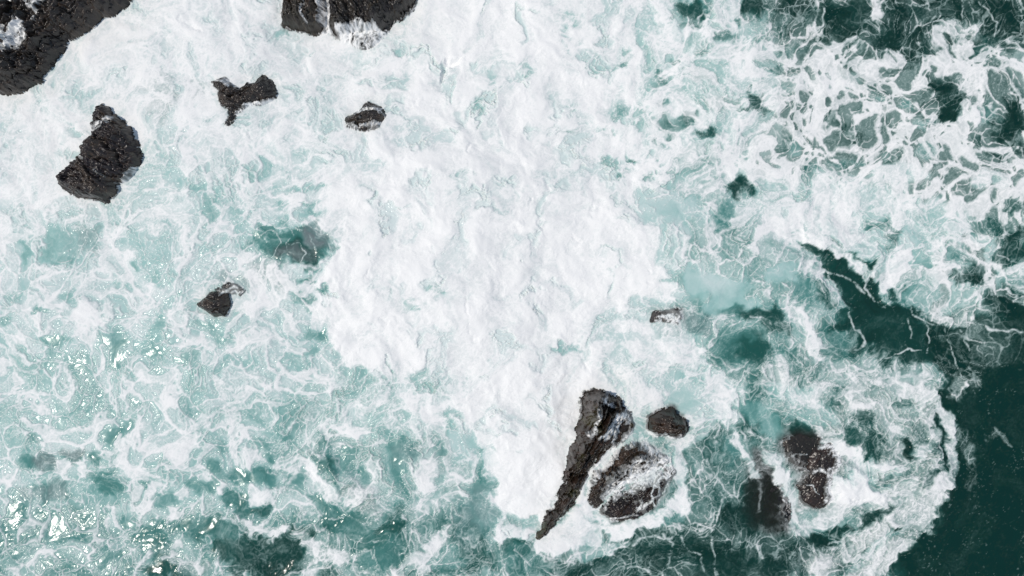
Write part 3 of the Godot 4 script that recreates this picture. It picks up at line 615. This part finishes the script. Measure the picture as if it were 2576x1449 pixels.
func draw_strands() -> void:
	# foam that lies or runs on the rocks
	for s in [[[[-10, 62], [20, 42], [45, 17], [60, -10]], 17, 1.3], [[[122, 12], [150, 10], [165, -5]], 14, 1.3], [[[120, 32], [138, 26]], 10, 1.0], [[[30, 98], [45, 122], [62, 120], [88, 92]], 17, 1.3], [[[132, 42], [129, 62]], 7, 1.0], [[[855, 88], [880, 88], [925, 82], [965, 82]], 9, 1.4],
			[[[826, 10], [820, 40], [824, 85]], 10, 1.1], [[[812, 20], [820, 12], [828, 14]], 7, 1.0], [[[742, -5], [745, 15]], 3, 0.5], [[[770, 30], [776, 60]], 5, 0.5], [[[765, 8], [772, 20]], 4, 0.5],
			[[[875, 86], [900, 78], [945, 80]], 13, 1.0], [[[890, 108], [915, 104], [945, 92]], 20, 0.62], [[[885, 95], [900, 85], [915, 95], [925, 82]], 5, 0.5], [[[915, 112], [935, 90]], 5, 0.5],
			[[[243, 322], [270, 318], [300, 308]], 7, 0.7], [[[250, 336], [275, 330], [300, 318]], 4, 0.6], [[[305, 470], [330, 445], [345, 430]], 6, 0.6], [[[262, 440], [290, 455]], 4, 0.35], [[[232, 405], [240, 412]], 4, 0.5],
			[[[550, 207], [575, 210], [590, 222]], 5, 0.7], [[[610, 290], [640, 268], [680, 262]], 8, 0.8], [[[900, 282], [925, 275], [960, 285]], 8, 0.8], [[[880, 318], [920, 318], [960, 316]], 6, 0.6], [[[895, 292], [910, 300]], 4, 0.4], [[[550, 780], [575, 782]], 3, 0.4],
			[[[1500, 1015], [1496, 1035], [1488, 1065], [1478, 1080]], 5, 0.9], [[[1520, 1000], [1515, 1008], [1545, 1015]], 6, 0.8], [[[1510, 1085], [1528, 1070], [1540, 1050], [1560, 1043], [1575, 1050]], 9, 1.0], [[[1530, 1070], [1545, 1095], [1538, 1110]], 7, 0.9], [[[1548, 1060], [1550, 1085]], 7, 0.9],
			[[[1590, 1108], [1555, 1120], [1530, 1140], [1510, 1165], [1490, 1195], [1470, 1235], [1455, 1270]], 9, 1.1], [[[1600, 1090], [1570, 1115]], 12, 1.0], [[[1515, 1175], [1530, 1160]], 7, 0.9], [[[1610, 1105], [1640, 1125], [1690, 1130]], 14, 1.0], [[[1640, 1100], [1700, 1105]], 12, 0.9],
			[[[1552, 1212], [1590, 1200], [1640, 1180]], 15, 1.05], [[[1535, 1215], [1570, 1195], [1620, 1165], [1680, 1165]], 26, 0.5], [[[1540, 1240], [1580, 1226], [1615, 1212], [1680, 1180]], 9, 0.7], [[[1590, 1165], [1630, 1155], [1665, 1160], [1695, 1180]], 14, 0.7], [[[1520, 1250], [1540, 1240], [1545, 1225]], 6, 0.7], [[[1640, 1215], [1660, 1205], [1690, 1180]], 4, 0.8],
			[[[1640, 1215], [1630, 1240], [1645, 1270]], 3, 0.7], [[[1655, 1210], [1650, 1240], [1630, 1262], [1600, 1270]], 2.5, 0.7], [[[1600, 1285], [1610, 1265], [1605, 1250]], 2.5, 0.6], [[[1515, 1280], [1525, 1265], [1522, 1250]], 4, 0.6], [[[1540, 1300], [1570, 1290], [1600, 1295]], 4, 0.6],
			[[[2056, 1132], [2080, 1120], [2110, 1130]], 4, 0.6], [[[2040, 1190], [2060, 1180], [2075, 1185]], 4, 0.6], [[[2025, 1215], [2040, 1215], [2055, 1245]], 3, 0.7], [[[2105, 1140], [2118, 1166], [2100, 1195], [2090, 1230], [2094, 1258]], 11, 0.9], [[[2085, 1180], [2080, 1215], [2070, 1265]], 5, 0.5], [[[1995, 1150], [2030, 1140]], 3, 0.4],
			[[[1930, 1320], [1960, 1310], [1980, 1318]], 5, 0.45], [[[1650, 795], [1690, 800], [1705, 812]], 4, 0.8], [[[1690, 812], [1700, 795]], 3, 0.7], [[[1650, 806], [1690, 818]], 5, 0.9], [[[1710, 775], [1713, 805]], 4, 0.8],
			[[[560, 735], [600, 722]], 4, 0.6], [[[590, 738], [615, 732]], 3, 0.6]]:
		strand(s[0], s[1], s[2], 1)
	# strands on the water
	for s in [[[[2010, 590], [2050, 600], [2100, 625], [2150, 655], [2190, 690], [2184, 725], [2210, 760], [2232, 772], [2255, 745]], 3.0], [[[1968, 622], [2030, 650], [2080, 680], [2150, 708], [2180, 735]], 3.0], [[[2090, 690], [2120, 740], [2140, 790], [2160, 830], [2185, 862], [2160, 880]], 2.6],
			[[[2055, 700], [2075, 740], [2090, 800], [2115, 840]], 2.2], [[[2285, 745], [2300, 790], [2345, 815], [2380, 820], [2440, 812], [2500, 828], [2570, 835]], 3.2], [[[2430, 590], [2465, 625], [2485, 690], [2498, 740]], 4.0], [[[2540, 545], [2530, 585], [2495, 622], [2470, 600]], 3.0], [[[2510, 640], [2540, 655], [2576, 668]], 2.2],
			[[[2480, 690], [2520, 700], [2576, 740]], 5.0], [[[1860, 480], [1880, 510], [1920, 530]], 4.5], [[[1825, 500], [1822, 540], [1838, 570]], 2.6], [[[1895, 490], [1900, 515]], 3], [[[1895, 705], [1940, 735], [1985, 745], [1985, 740]], 3.0], [[[1700, 745], [1740, 780], [1800, 805], [1850, 790]], 2.4], [[[1890, 795], [1915, 800], [1940, 815]], 3],
			[[[1650, 850], [1710, 850], [1750, 870], [1790, 905], [1820, 940]], 4.0], [[[1560, 880], [1600, 905], [1640, 930]], 3], [[[1500, 870], [1520, 900]], 3], [[[2110, 945], [2190, 935], [2260, 950]], 3], [[[1780, 1160], [1800, 1210], [1820, 1245], [1800, 1300]], 3], [[[1800, 1240], [1850, 1250], [1872, 1265]], 2.2], [[[1870, 1090], [1890, 1140], [1905, 1180], [1915, 1240], [1908, 1290]], 4],
			[[[1660, 1340], [1690, 1360], [1680, 1390], [1680, 1420]], 3.4], [[[1715, 1350], [1720, 1370], [1760, 1395], [1768, 1430]], 3.4], [[[1690, 1310], [1720, 1320], [1750, 1310], [1790, 1330]], 3], [[[1590, 1370], [1620, 1350], [1690, 1350]], 3.6], [[[1575, 1430], [1610, 1425], [1640, 1440]], 2.6], [[[1785, 1330], [1790, 1390], [1800, 1440]], 2.6],
			[[[1290, 1370], [1340, 1420], [1400, 1445]], 2.2], [[[1310, 1360], [1380, 1410], [1470, 1420]], 2.4], [[[1300, 1330], [1350, 1390], [1420, 1412], [1500, 1418]], 4.0], [[[1144, 1320], [1140, 1380], [1150, 1440]], 2.2], [[[1265, 1300], [1255, 1370], [1275, 1440]], 3],
			[[[800, 1230], [830, 1260], [870, 1290], [910, 1312]], 2.2], [[[830, 1310], [860, 1300], [880, 1290]], 2.2], [[[940, 1360], [980, 1358], [1015, 1365]], 2.0], [[[940, 1370], [948, 1410], [950, 1440]], 2.4], [[[900, 1400], [930, 1380], [945, 1410]], 3],
			[[[590, 1235], [600, 1255], [620, 1262]], 2.2], [[[555, 1300], [580, 1305], [600, 1330], [640, 1345]], 4], [[[520, 1330], [530, 1360], [500, 1385], [460, 1390]], 2.4], [[[420, 1400], [450, 1420], [490, 1440]], 4], [[[640, 1090], [660, 1140], [655, 1180], [700, 1200]], 4], [[[740, 1190], [720, 1230], [730, 1250]], 6],
			[[[140, 660], [180, 655], [180, 630]], 2.2], [[[160, 560], [190, 570], [245, 590], [250, 560]], 3.4], [[[700, 590], [712, 612], [694, 640], [680, 660]], 1.5], [[[725, 560], [740, 590], [722, 612], [735, 640]], 1.4], [[[750, 570], [790, 600], [800, 630]], 1.7], [[[722, 612], [760, 618], [772, 640], [755, 665]], 1.4], [[[650, 600], [680, 580], [700, 590]], 1.8],
			[[[680, 660], [730, 665], [790, 675], [815, 665]], 5.5], [[[750, 720], [790, 705], [800, 690]], 5], [[[720, 745], [740, 770], [735, 815]], 3], [[[745, 525], [790, 520], [830, 525]], 3.2],
			[[[2075, 20], [2070, 60], [2050, 80]], 3], [[[2095, 0], [2120, 15]], 2], [[[2300, 0], [2320, 15], [2340, 5]], 3], [[[2345, 25], [2340, 0]], 2], [[[2425, 0], [2425, 40]], 2], [[[2470, 0], [2510, 60], [2500, 90]], 1.8], [[[1755, 45], [1780, 25], [1810, 5]], 3], [[[1755, 45], [1760, 70]], 3], [[[2340, 60], [2355, 35], [2390, 45], [2380, 60]], 3],
			[[[2230, 900], [2290, 880], [2320, 880]], 1.8], [[[2290, 800], [2298, 850]], 1.8], [[[2330, 800], [2345, 860], [2335, 890]], 2], [[[2380, 830], [2400, 890], [2420, 950]], 1.8], [[[2420, 830], [2436, 880]], 1.6], [[[2010, 1320], [2020, 1400], [2050, 1440]], 2.4],
			[[[1990, 1000], [2090, 985], [2200, 1020], [2290, 1080], [2330, 1160], [2310, 1230]], 4.0], [[[2060, 1060], [2150, 1060], [2230, 1100], [2265, 1160]], 3.0], [[[1700, 860], [1790, 890], [1870, 950], [1960, 975]], 3.5], [[[2110, 1300], [2190, 1290], [2260, 1250], [2300, 1200]], 3.5],
			[[[2060, 1390], [2150, 1350], [2240, 1310]], 3.0], [[[1650, 905], [1740, 930], [1800, 990], [1815, 1060], [1800, 1120]], 3.5], [[[2210, 980], [2290, 1010], [2350, 1070], [2365, 1150]], 3.0]]:
		strand(s[0], s[1] * 0.8, 1.0)
	for s in [[[1371, 450], [1378, 490], [1352, 530], [1350, 560], [1372, 590]], [[927, 670], [931, 696], [912, 735], [891, 756]], [[964, 800], [974, 822]], [[1171, 756], [1180, 810], [1191, 853]], [[1011, 616], [1031, 596]], [[1425, 550], [1428, 583], [1455, 613]],
			[[1641, 616], [1658, 646]], [[1628, 670], [1635, 710]], [[1141, 153], [1112, 185], [1077, 227], [1031, 267]], [[991, 290], [1004, 340], [998, 370]], [[457, 47], [480, 70], [510, 80]], [[610, 130], [613, 153], [627, 200]], [[630, 340], [627, 363]],
			[[1420, 870], [1460, 905], [1480, 930]], [[1270, 870], [1290, 885], [1285, 905]], [[1125, 935], [1110, 960]], [[1335, 500], [1320, 560], [1340, 620]], [[1500, 480], [1490, 540], [1520, 580]], [[1080, 420], [1060, 470], [1080, 500]], [[1200, 330], [1180, 380]]]:
		strand(s, 5.0, 1.0, 2)


# ---------------------------------------------------------------- the sea and its foam

func water_tone(a: float) -> Vector3:
	if a < 0.3:
		return Vector3(0.0075, 0.034, 0.0285).lerp(Vector3(0.022, 0.104, 0.092), a / 0.3)
	if a < 0.5:
		return Vector3(0.022, 0.104, 0.092).lerp(Vector3(0.092, 0.262, 0.245), (a - 0.3) / 0.2)
	if a < 0.7:
		return Vector3(0.092, 0.262, 0.245).lerp(Vector3(0.32, 0.535, 0.515), (a - 0.5) / 0.2)
	return Vector3(0.32, 0.535, 0.515).lerp(Vector3(0.78, 0.845, 0.845), minf((a - 0.7) / 0.3, 1.0))


func rock_at(list: Array, x: float, z: float) -> float:
	var best := -9.0
	for r in list:
		if x < r.x0 or x > r.x1 or z < r.z0 or z > r.z1:
			continue
		var u: float = (x - r.x0) / r.s
		var v: float = (z - r.z0) / r.s
		var i := int(u)
		var j := int(v)
		u -= i
		v -= j
		var y: PackedFloat32Array = r.y
		var w: int = r.w
		var k := j * w + i
		best = maxf(best, lerpf(lerpf(y[k], y[k + 1], u), lerpf(y[k + w], y[k + w + 1], u), v))
	return best


func sea_row(j: int) -> void:
	var nx := xs.size()
	var z := zs[j]
	var near := rocks.filter(func(r): return z >= r.z0 and z <= r.z1)
	var fy := PackedFloat32Array()
	var thick := PackedFloat32Array()
	var fc := PackedColorArray()
	var churned := PackedByteArray()
	fy.resize(nx)
	thick.resize(nx)
	fc.resize(nx)
	churned.resize(nx)
	for i in nx:
		var x := xs[i]
		var far := maxf(absf(x) - 36.0, absf(z) - 22.0)
		var swell := n_swell.get_noise_2d(x, z) * 0.55
		if far > 14.0:
			fy[i] = swell
			thick[i] = -1.0
			fc[i] = Color(0.006, 0.038, 0.031)
			continue
		var ux := n_warp.get_noise_2d(x, z)
		var uz := n_warp.get_noise_2d(x + 100.0, z - 50.0)
		var fx := n_warp2.get_noise_2d(x, z)
		var fz := n_warp2.get_noise_2d(x - 60.0, z + 20.0)
		# what the control grid says here
		var gx := clampf(((x + ux * 0.35 + fx * 0.34) * PLAN + PLAN_MID.x - CX0) / CELL, 0.0, CW - 1.001)
		var gz := clampf(((z + uz * 0.35 + fz * 0.34) * PLAN + PLAN_MID.y - CY0) / CELL, 0.0, CH - 1.001)
		var gi := int(gx)
		var gj := int(gz)
		gx -= gi
		gz -= gj
		var g := gj * CW + gi
		var w00 := (1.0 - gx) * (1.0 - gz)
		var w10 := gx * (1.0 - gz)
		var w01 := (1.0 - gx) * gz
		var w11 := gx * gz
		var foam := ctl_foam[g] * w00 + ctl_foam[g + 1] * w10 + ctl_foam[g + CW] * w01 + ctl_foam[g + CW + 1] * w11
		var air := ctl_air[g] * w00 + ctl_air[g + 1] * w10 + ctl_air[g + CW] * w01 + ctl_air[g + CW + 1] * w11
		var churn := ctl_churn[g] * w00 + ctl_churn[g + 1] * w10 + ctl_churn[g + CW] * w01 + ctl_churn[g + CW + 1] * w11
		var murk := ctl_grey[g] * w00 + ctl_grey[g + 1] * w10 + ctl_grey[g + CW] * w01 + ctl_grey[g + CW + 1] * w11
		var lift := ctl_heap[g] * w00 + ctl_heap[g + 1] * w10 + ctl_heap[g + CW] * w01 + ctl_heap[g + CW + 1] * w11
		if far > 0.0:
			foam *= 1.0 - smoothstep(0.0, 13.0, far)
			air = lerpf(air, 0.05, smoothstep(0.0, 13.0, far))
		var px := x + ux * 2.3 + fx * 0.42
		var pz := z + uz * 2.3 + fz * 0.42
		var mid := n_mid.get_noise_2d(px, pz)
		var mask := n_mid.get_noise_2d(x * 1.8 + 500.0 + fx, z * 1.8 + fz)
		var grain := n_grain.get_noise_2d(x + fx * 0.25, z + fz * 0.25)
		var loose := clampf(foam * (1.0 - foam) * 4.0, 0.0, 1.0)
		var c := foam * (0.92 + 0.08 * churn) + (0.30 + 0.1 * churn) * mid * loose
		# lace of two sizes, with openings of uneven size
		var cx := x + ux * 1.5 + fx * 0.15
		var cz := z + uz * 1.5 + fz * 0.15
		var e1 := n_cell.get_noise_2d(cx, cz) + 1.0
		var r1 := n_cell_id.get_noise_2d(cx, cz) * 0.26
		var e2 := n_small.get_noise_2d(cx, cz) + 1.0
		var r2 := n_small_id.get_noise_2d(cx, cz) * 0.26
		var c1 := maxf(c + r1 * loose, 0.0)
		var c2 := maxf(c + 0.3 * mid * loose, 0.0)
		var w1 := 1.15 * c1 * c1 * sqrt(c1) - 0.05 + 0.06 * grain
		var holes := 0.14 + 0.72 * c2 - r2 * 1.6 - e2 + 0.1 * grain
		var wisp_n := n_wisp.get_noise_2d(px, pz)
		var wisp := 1.0 - 2.2 * absf(wisp_n)
		var fine_n := n_crease.get_noise_2d(px + fx * 0.9, pz + fz * 0.9)
		var fine := 1.0 - 3.0 * absf(fine_n)
		var puff := n_puff.get_noise_2d(x + ux * 0.9, z + uz * 0.9)
		# threads: the walls of the lace, and wisps drawn out by the current
		var slim := 0.55 + 0.45 * smoothstep(0.15, 0.6, c)
		var l1 := clampf(1.0 - e1 / ((0.060 + 0.07 * maxf(mid + 0.2, 0.0) + 0.04 * grain) * slim), 0.0, 1.0)
		var l2 := clampf(1.0 - e2 / (0.11 + 0.09 * mask), 0.0, 1.0) * smoothstep(-0.25, 0.25, mask)
		var l3 := clampf(1.0 - absf(wisp_n) / ((0.058 + 0.055 * mask) * slim), 0.0, 1.0)
		var l4 := clampf(1.0 - absf(fine_n) / (0.085 + 0.06 * grain), 0.0, 1.0) * smoothstep(-0.2, 0.2, 0.1 - mask) * minf(1.0, 0.05 + 1.2 * maxf(churn, air))
		var thread := maxf(maxf(l1 * (1.0 - 0.6 * churn), l2 * (1.0 - 0.7 * churn) * 0.9), maxf(l3 * (0.45 + 0.55 * churn) * minf(1.0, 0.35 + 1.6 * air + churn), l4 * (0.5 + 0.3 * churn)))
		thread = minf(1.0, thread * 1.7)
		thread *= smoothstep(0.05, 0.45, c) * (0.75 + 0.5 * grain)
		# sheets: crisp edged between the threads of the lace, soft in the churned water
		var crisp := smoothstep(-0.07, 0.15, minf(w1 - e1, holes))
		var soft := smoothstep(0.12, 1.08, c + 0.22 * wisp + 0.16 * grain + 0.20 * mid - 0.06 + 0.10 * fine)
		soft *= 1.0 - 0.72 * churn * smoothstep(0.02, 0.5, -mid + 0.3 * mask - 0.14 * wisp)
		var sheet := lerpf(maxf(crisp * (0.78 + 0.2 * soft), soft * (0.10 + 0.5 * air)), soft, churn)
		var dense := 1.0 - (1.0 - sheet) * (1.0 - 0.92 * clampf(thread, 0.0, 1.0))
		dense = maxf(dense, clampf(lines[j * nx + i] * (0.62 + 1.2 * mask + 0.6 * mid + 0.9 * grain), 0.0, 0.92))
		# flecks of foam adrift on the open water
		dense = maxf(dense, 0.12 * smoothstep(0.46, 0.66, grain + 0.3 * mask) * smoothstep(0.0, 0.3, mask) * (1.0 - smoothstep(0.3, 0.6, foam)))
		# the water itself
		var ripple := n_ripple.get_noise_2d(x + fx * 0.3, z + fz * 0.3)
		var y := swell + lift * 0.5 + ripple * 0.031 * (0.15 + 1.2 * smoothstep(-0.3, 0.4, n_mid.get_noise_2d(x - 200.0, z))) * (1.0 - 0.8 * clampf(sheet, 0.0, 1.0)) + puff * 0.07
		var stone := rock_at(near, x, z) if near else -9.0
		var shallow := 0.0
		if stone > -0.7 and stone < y:
			shallow = smoothstep(0.45, 0.0, y - stone) * (1.0 - 0.85 * smoothstep(0.3, 0.8, foam))
			var wash := clampf(1.0 + (stone - y) / 0.6, 0.0, 1.0) * smoothstep(0.08, 0.5, foam)
			dense = maxf(dense * (1.0 - 0.6 * shallow), wash * clampf(0.05 + 0.6 * foam + 0.4 * wisp + 0.5 * grain + 0.4 * (fine - 0.3) + 0.4 * mask, 0.0, 1.0))
		var base := y
		if stone > y - 0.02:
			base = maxf(y, stone)
			var run := on_rock[j * nx + i]
			dense = run * (1.0 + 1.0 * grain + 0.5 * (fine - 0.35)) + minf(1.0, run * 2.5) * 0.5 * maxf(l4, l2)
			# the lowest parts of a rock are awash
			var awash := (1.0 - smoothstep(0.0, 0.35, stone - y)) * smoothstep(0.1, 0.6, foam)
			dense = clampf(dense + awash * (0.22 + 0.8 * maxf(l4, l3) + 0.6 * mask), 0.0, 1.0)
		var tone := water_tone(clampf(air + 0.12 * mid * (0.3 + loose) + 0.02 * grain, 0.0, 1.0))
		if murk > 0.01:
			tone = tone.lerp(Vector3(0.20, 0.23, 0.245) * (0.55 + air * 0.9), murk * (0.75 + 0.4 * wisp))
		if stone > y:
			tone = Vector3(0.036, 0.032, 0.029)
		if shallow > 0.0:
			tone = tone.lerp(Vector3(0.018, 0.017, 0.015), shallow * 0.9)
		var bright := clampf(foam * 0.75 - 0.28 + 0.5 * mid + 0.62 * thread + 0.35 * (dense - 0.5) + 0.25 * grain + 0.15 * (fine - 0.35) + 0.2 * churn + 0.4 * puff * churn, 0.0, 1.0)
		var white := Vector3(0.68, 0.735, 0.735).lerp(Vector3(0.94, 0.935, 0.93), bright)
		var shown := tone.lerp(Vector3(0.36, 0.56, 0.52).max(tone), dense * (1.0 - dense) * 1.6 * (1.0 - shallow) * (0.0 if stone > y else 1.0)).lerp(white, dense * (0.45 + 0.55 * dense))
		fc[i] = Color(shown.x, shown.y, shown.z)
		var t := dense - 0.5
		if stone > y:
			t = dense - 0.14
		thick[i] = t
		# relief: soft lumps, with creases here and there where the whitewater folds over
		var rough_here := smoothstep(-0.25, 0.35, mask)
		var full := clampf(t * 2.5, 0.0, 1.0)
		var relief := puff * 0.13 + (fine * 0.008 + wisp * 0.022) * rough_here
		var body := smoothstep(-0.25, 0.35, t)
		fy[i] = base + body * (0.03 + 0.04 * churn + relief * (0.12 + 0.88 * churn) + grain * (0.003 + 0.011 * churn * (0.3 + 0.7 * rough_here)) - creases[j * nx + i] * 0.07 * smoothstep(-0.25, 0.25, mask))
		if stone > y:
			fy[i] = base + 0.06 if t > 0.0 else y - 0.05
		churned[i] = 2 if stone > y else 1 if churn > 0.62 and foam > 0.6 else 0
	rows[j] = [fy, thick, fc, churned]


func sea_faces(j: int) -> void:
	var nx := xs.size()
	var a: Array = rows[j]
	var b: Array = rows[j + 1]
	var up: Array = rows[maxi(j - 1, 0)]
	var z := zs[j]
	var dz := zs[j + 1] - zs[maxi(j - 1, 0)]
	var fy: PackedFloat32Array = a[0]
	var fyd: PackedFloat32Array = b[0]
	var fyu: PackedFloat32Array = up[0]
	var churned: PackedByteArray = a[3]
	var ta: PackedFloat32Array = a[1]
	var tb: PackedFloat32Array = b[1]
	var fv := PackedVector3Array()
	var fn := PackedVector3Array()
	fv.resize(nx)
	fn.resize(nx)
	var wi := PackedInt32Array()
	var fi := PackedInt32Array()
	var ci := PackedInt32Array()
	var ri := PackedInt32Array()
	var at := j * nx
	for i in nx:
		var l := maxi(i - 1, 0)
		var r := mini(i + 1, nx - 1)
		var dx := xs[r] - xs[l]
		fv[i] = Vector3(xs[i], fy[i], z)
		fn[i] = Vector3((fy[l] - fy[r]) / dx, 1.0, (fyu[i] - fyd[i]) / dz).normalized()
		if i == nx - 1 or j == zs.size() - 2:
			continue
		var k := at + i
		var quad := [k, k + 1, k + nx, k + 1, k + nx + 1, k + nx]
		if ta[i] + ta[i + 1] + tb[i] + tb[i + 1] < 0.0:
			wi.append_array(quad)
		elif churned[i] == 2:
			ri.append_array(quad)
		elif churned[i] == 1:
			ci.append_array(quad)
		else:
			fi.append_array(quad)
	cells[j] = [fv, fn, wi, fi, ci, ri]


func build_sea() -> void:
	var nz := zs.size()
	rows.resize(nz)
	cells.resize(nz - 1)
	WorkerThreadPool.wait_for_group_task_completion(WorkerThreadPool.add_group_task(sea_row, nz, -1, true))
	WorkerThreadPool.wait_for_group_task_completion(WorkerThreadPool.add_group_task(sea_faces, nz - 1, -1, true))
	var wi := PackedInt32Array()
	var fv := PackedVector3Array()
	var fn := PackedVector3Array()
	var fc := PackedColorArray()
	var fi := PackedInt32Array()
	var ci := PackedInt32Array()
	var ri := PackedInt32Array()
	for j in nz - 1:
		var c: Array = cells[j]
		fv.append_array(c[0])
		fn.append_array(c[1])
		wi.append_array(c[2])
		fi.append_array(c[3])
		ci.append_array(c[4])
		ri.append_array(c[5])
		fc.append_array(rows[j][2])
	var water := StandardMaterial3D.new()
	water.vertex_color_use_as_albedo = true
	water.roughness = 0.15
	water.metallic_specular = 0.21
	var froth := StandardMaterial3D.new()
	froth.vertex_color_use_as_albedo = true
	froth.roughness = 0.6
	froth.metallic_specular = 0.3
	var sea := mesh_node("sea", fv, fn, fc, wi, water)
	sea.set_meta("kind", "structure")
	sea.set_meta("label", "green sea water, milky turquoise where air is churned into it")
	var lace := mesh_node("sea_foam", fv, fn, fc, fi, froth)
	lace.set_meta("kind", "stuff")
	lace.set_meta("label", "lacy white foam drifting in strands and sheets on the water")
	lace.set_meta("category", "foam")
	var surf := mesh_node("breaking_surf", fv, fn, fc, ci, froth)
	surf.set_meta("kind", "stuff")
	surf.set_meta("label", "thick billowing whitewater of the broken wave among the rocks")
	surf.set_meta("category", "surf")
	var wash := mesh_node("wash", fv, fn, fc, ri, froth)
	wash.set_meta("kind", "stuff")
	wash.set_meta("label", "white water and foam streaming over the tops of the rocks")
	wash.set_meta("category", "wash")
	rows.clear()
	cells.clear()
